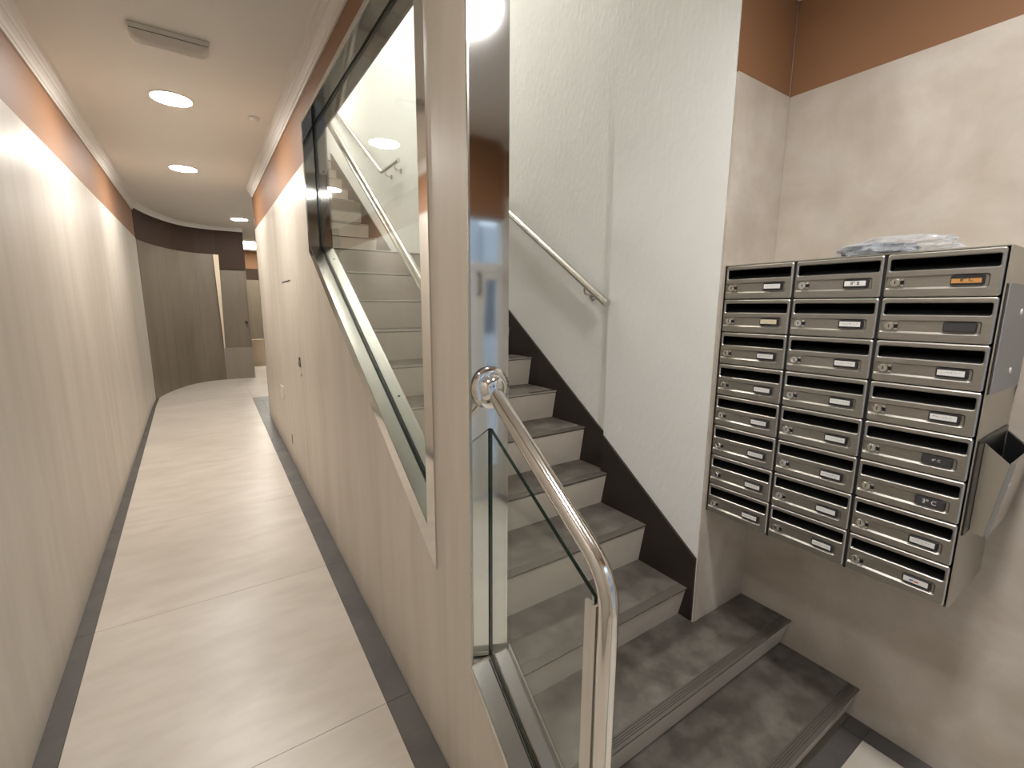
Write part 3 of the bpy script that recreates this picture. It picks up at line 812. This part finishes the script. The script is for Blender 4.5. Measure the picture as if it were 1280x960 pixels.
# grey board and leaflet tray on the cabinet's right side
SYD = yr-.003
gb = thing('notice_board', 'plain grey board fixed to the right side of the mailbox cabinet', 'board', (1.85, SYD-.001, 1.42))
box('backing', 1.700, 2.045, SYD-.0018, SYD-.0005, 1.418, 1.707, M['black'], gb)
box('front_sheet', 1.716, 2.045, SYD-.0046, SYD-.0019, 1.416, 1.709, M['board'], gb)
for x in (1.895,):
    for z in (1.635, 1.470):
        lathe('fixing', [(0, .0095), (.0025, .0085), (.003, .004)], (x, SYD-.0046, z), (0, -1, 0), M['dot'], gb, 20)

tr = thing('leaflet_tray', 'steel leaflet tray with a black lining, hung below the grey board', 'tray', (1.86, SYD-.001, 1.02))
yb = SYD-.0008
box('back_plate', 1.695, 2.03, yb-.004, yb, 1.020, 1.292, M['black_gloss'], tr)
TX0, TX1 = 1.752, 2.022
# left and right cheeks
for xx in (TX0, TX1-.003):
    prism('cheek', [(yb-.005, 1.020), (yb-.034, 1.014), (yb-.058, 1.232), (yb-.005, 1.278)], YZ, xx, xx+.003, M['mail_side'], tr)
prism('bottom', [(yb-.005, 1.020), (yb-.034, 1.014), (yb-.034, 1.018), (yb-.005, 1.024)], YZ, TX0+.0032, TX1-.0032, M['mail_side'], tr)
fp = prism('front_plate', [(yb-.0345, 1.014), (yb-.0395, 1.014), (yb-.0640, 1.236), (yb-.0590, 1.236)], YZ, TX0+.012, TX1, M['steel_satin'], tr)
prism('lining', [(yb-.0338, 1.019), (yb-.0330, 1.019), (yb-.0565, 1.230), (yb-.0578, 1.230)], YZ, TX0+.0035, TX1-.0035, M['black_gloss'], tr)
for xx in (TX0+.0032, TX1-.0042):
    prism('lining', [(yb-.0055, 1.026), (yb-.0325, 1.021), (yb-.0555, 1.229), (yb-.0055, 1.274)], YZ, xx, xx+.0010, M['black_gloss'], tr)
prism('side_flange', [(yb-.0335, 1.016), (yb-.043, 1.014), (yb-.0675, 1.238), (yb-.0585, 1.236)], YZ, TX0+.0035, TX0+.0115, M['board_edge'], tr)
dg = Geo()
for k in range(4):
    y = yb-.0395-.0245*(1.160-1.014)/.222-.0006
    dg.add(box_v(TX0+.045+k*.009, TX0+.051+k*.009, y-.0006, y, 1.158, 1.165), BOXF)
dg.put('print', M['ink_white'], tr)

# crumpled clear bag on top of the cabinet
bag = thing('plastic_bag', 'crumpled clear plastic bag with a dark thing inside, lying on the mailbox cabinet', 'bag', (1.775, .56, MZ0+8*PH+.003))
def crumple(name, cx, cy, cz, rx, ry, rz_, seed, mat, amp, sub=4):
    bm = bmesh.new(); bmesh.ops.create_icosphere(bm, subdivisions=sub, radius=1.0)
    from mathutils import noise
    for vt in bm.verts:
        n1 = noise.noise(vt.co*2.3+Vector((seed, 0, 0))); n2 = noise.ridged_multi_fractal(vt.co*2.6+Vector((0, seed, 0)), 1.0, 2.0, 4, 1.0, 2.0)
        k = 1+amp*n1+amp*.45*(n2-1)
        p = vt.co*k
        vt.co = Vector((cx+p.x*rx, cy+p.y*ry, max(cz+p.z*rz_, MZ0+8*PH+.0045)))
    off = root_loc(bag)
    me = bpy.data.meshes.new(name)
    for vt in bm.verts: vt.co -= off
    bm.to_mesh(me); bm.free(); me.materials.append(mat)
    return link(name, me, bag)
crumple('bag_film', 1.765, .545, MZ0+8*PH+.020, .060, .145, .036, 3.1, M['film'], .36, 5)
crumple('contents', 1.765, .590, MZ0+8*PH+.020, .042, .100, .024, 8.4, M['bag_content'], .30, 3)

# ================================================================== CORRIDOR FITTINGS
def downlight(x, y, z, r_, mat, label, group):
    t = thing('ceiling_light', label, 'ceiling light', (x, y, z), group)
    lathe('trim_ring', [(0.0005, r_+.012), (.004, r_+.010), (.006, r_+.001), (.0055, r_)], (x, y, z), (0, 0, -1), M['white_plastic'], t, 40)
    lathe('diffuser', [(.0057, r_), (.0066, r_-.003)], (x, y, z), (0, 0, -1), M[mat], t, 40)
GL = 'round ceiling lights'
downlight(-.068, 3.716, CEIL, .106, 'lamp', 'round glowing ceiling light just beyond the emergency light', GL)
downlight(-.067, 5.460, CEIL, .106, 'lamp', 'round glowing ceiling light in the middle of the corridor', GL)
downlight(.518, 8.090, CEIL, .106, 'lamp', 'small round ceiling light at the far end of the corridor', GL)
downlight(-.068, .230, CEIL, .106, 'lamp_fill', 'unseen round fill light added on the ceiling at the corridor mouth', GL)
downlight(1.06, .150, CEIL, .106, 'lamp_hall', 'round ceiling light over the hall, mirrored in the steel panel', GL)
downlight(1.15, 3.70, STAIR_TOP, .15, 'lamp_stair', 'round ceiling light high above the stair landing', GL)
downlight(1.15, 6.60, STAIR_TOP, .15, 'lamp_stair', 'round ceiling light above the top of the stairs', GL)
pl = thing('ceiling_panel_light', 'bright rectangular ceiling light in the side space at the far end', 'ceiling light', (1.0, 11.2, CEIL))
box('frame', .66, 1.46, 10.6, 12.05, CEIL-.012, CEIL-.0005, M['white_plastic'], pl)
box('diffuser', .68, 1.44, 10.62, 12.03, CEIL-.0155, CEIL-.0125, M['lamp_panel'], pl)

el = thing('emergency_light', 'unlit rectangular emergency light on the corridor ceiling', 'emergency light', (-.03, 2.90, CEIL))
box('base', -.190, .125, 2.852, 2.956, CEIL-.022, CEIL-.0005, M['white_plastic'], el, .004)
box('gap_strip', -.183, .118, 2.858, 2.950, CEIL-.0255, CEIL-.0222, M['holder'], el)
def lens():
    a = rrect(-.186, .121, 2.855, 2.953, .012); b = rrect(-.162, .097, 2.872, 2.936, .010); c = rrect(-.150, .085, 2.882, 2.926, .008)
    g = Geo(); P3 = lambda l, z: [(x, y, z) for x, y in l]
    loft(g, [P3(a, CEIL-.0258), P3(a, CEIL-.030), P3(b, CEIL-.054), P3(c, CEIL-.058)], 0)
    g.add(P3(c, CEIL-.058), [list(range(len(c)))], 0); g.add(P3(a, CEIL-.0258), [list(range(len(a)))], 0)
    return g.put('lens', M['lens'], el)
lens()
dt = lathe('smoke_detector', [(.0005, .034), (.006, .034), (.012, .026), (.020, .022), (.024, .012)], (.384, 3.753, CEIL), (0, 0, -1), M['white_plastic'])
tag(dt, 'small round white sensor on the corridor ceiling near the moulding', 'detector')

# flush closet door in the partition: only its slots, lock and hinges show
cd = thing('closet_door', 'flush beige closet door in the corridor side of the partition with slots and lock', 'door', (PX(4), 4.1, ramp(4.1)))
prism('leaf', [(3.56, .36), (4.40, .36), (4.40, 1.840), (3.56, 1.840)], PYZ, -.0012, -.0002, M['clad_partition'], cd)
prism('top_slot', [(3.80, 1.822), (4.22, 1.822), (4.22, 1.832), (3.80, 1.832)], PYZ, -.0022, -.0013, M['holder'], cd)
prism('lock_plate', [(3.615, 1.195), (3.665, 1.195), (3.665, 1.265), (3.615, 1.265)], PYZ, -.006, -.0013, M['holder'], cd)
lathe('lock', [(0, .016), (.006, .015), (.008, .008)], (PX(3.64)-.006, 3.640, 1.225), (-1, 0, 0), M['steel_satin'], cd, 16)
lathe('keyhole', [(0, .010), (.002, .009)], (PX(3.62)-.0014, 3.615, 1.135), (-1, 0, 0), M['holder'], cd, 12)
prism('hinge', [(4.30, .43), (4.325, .43), (4.325, .515), (4.30, .515)], PYZ, -.004, -.0013, M['holder'], cd)
prism('hinge', [(4.27, 1.63), (4.285, 1.63), (4.285, 1.72), (4.27, 1.72)], PYZ, -.003, -.0013, M['cream_plate'], cd)
cp = prism('cover_plate', [(4.62, .775), (4.80, .775), (4.80, .895), (4.62, .895)], PYZ, -.008, -.0002, M['cream_plate'])
tag(cp, 'square cream blank cover plate low on the corridor side of the partition', 'cover plate')
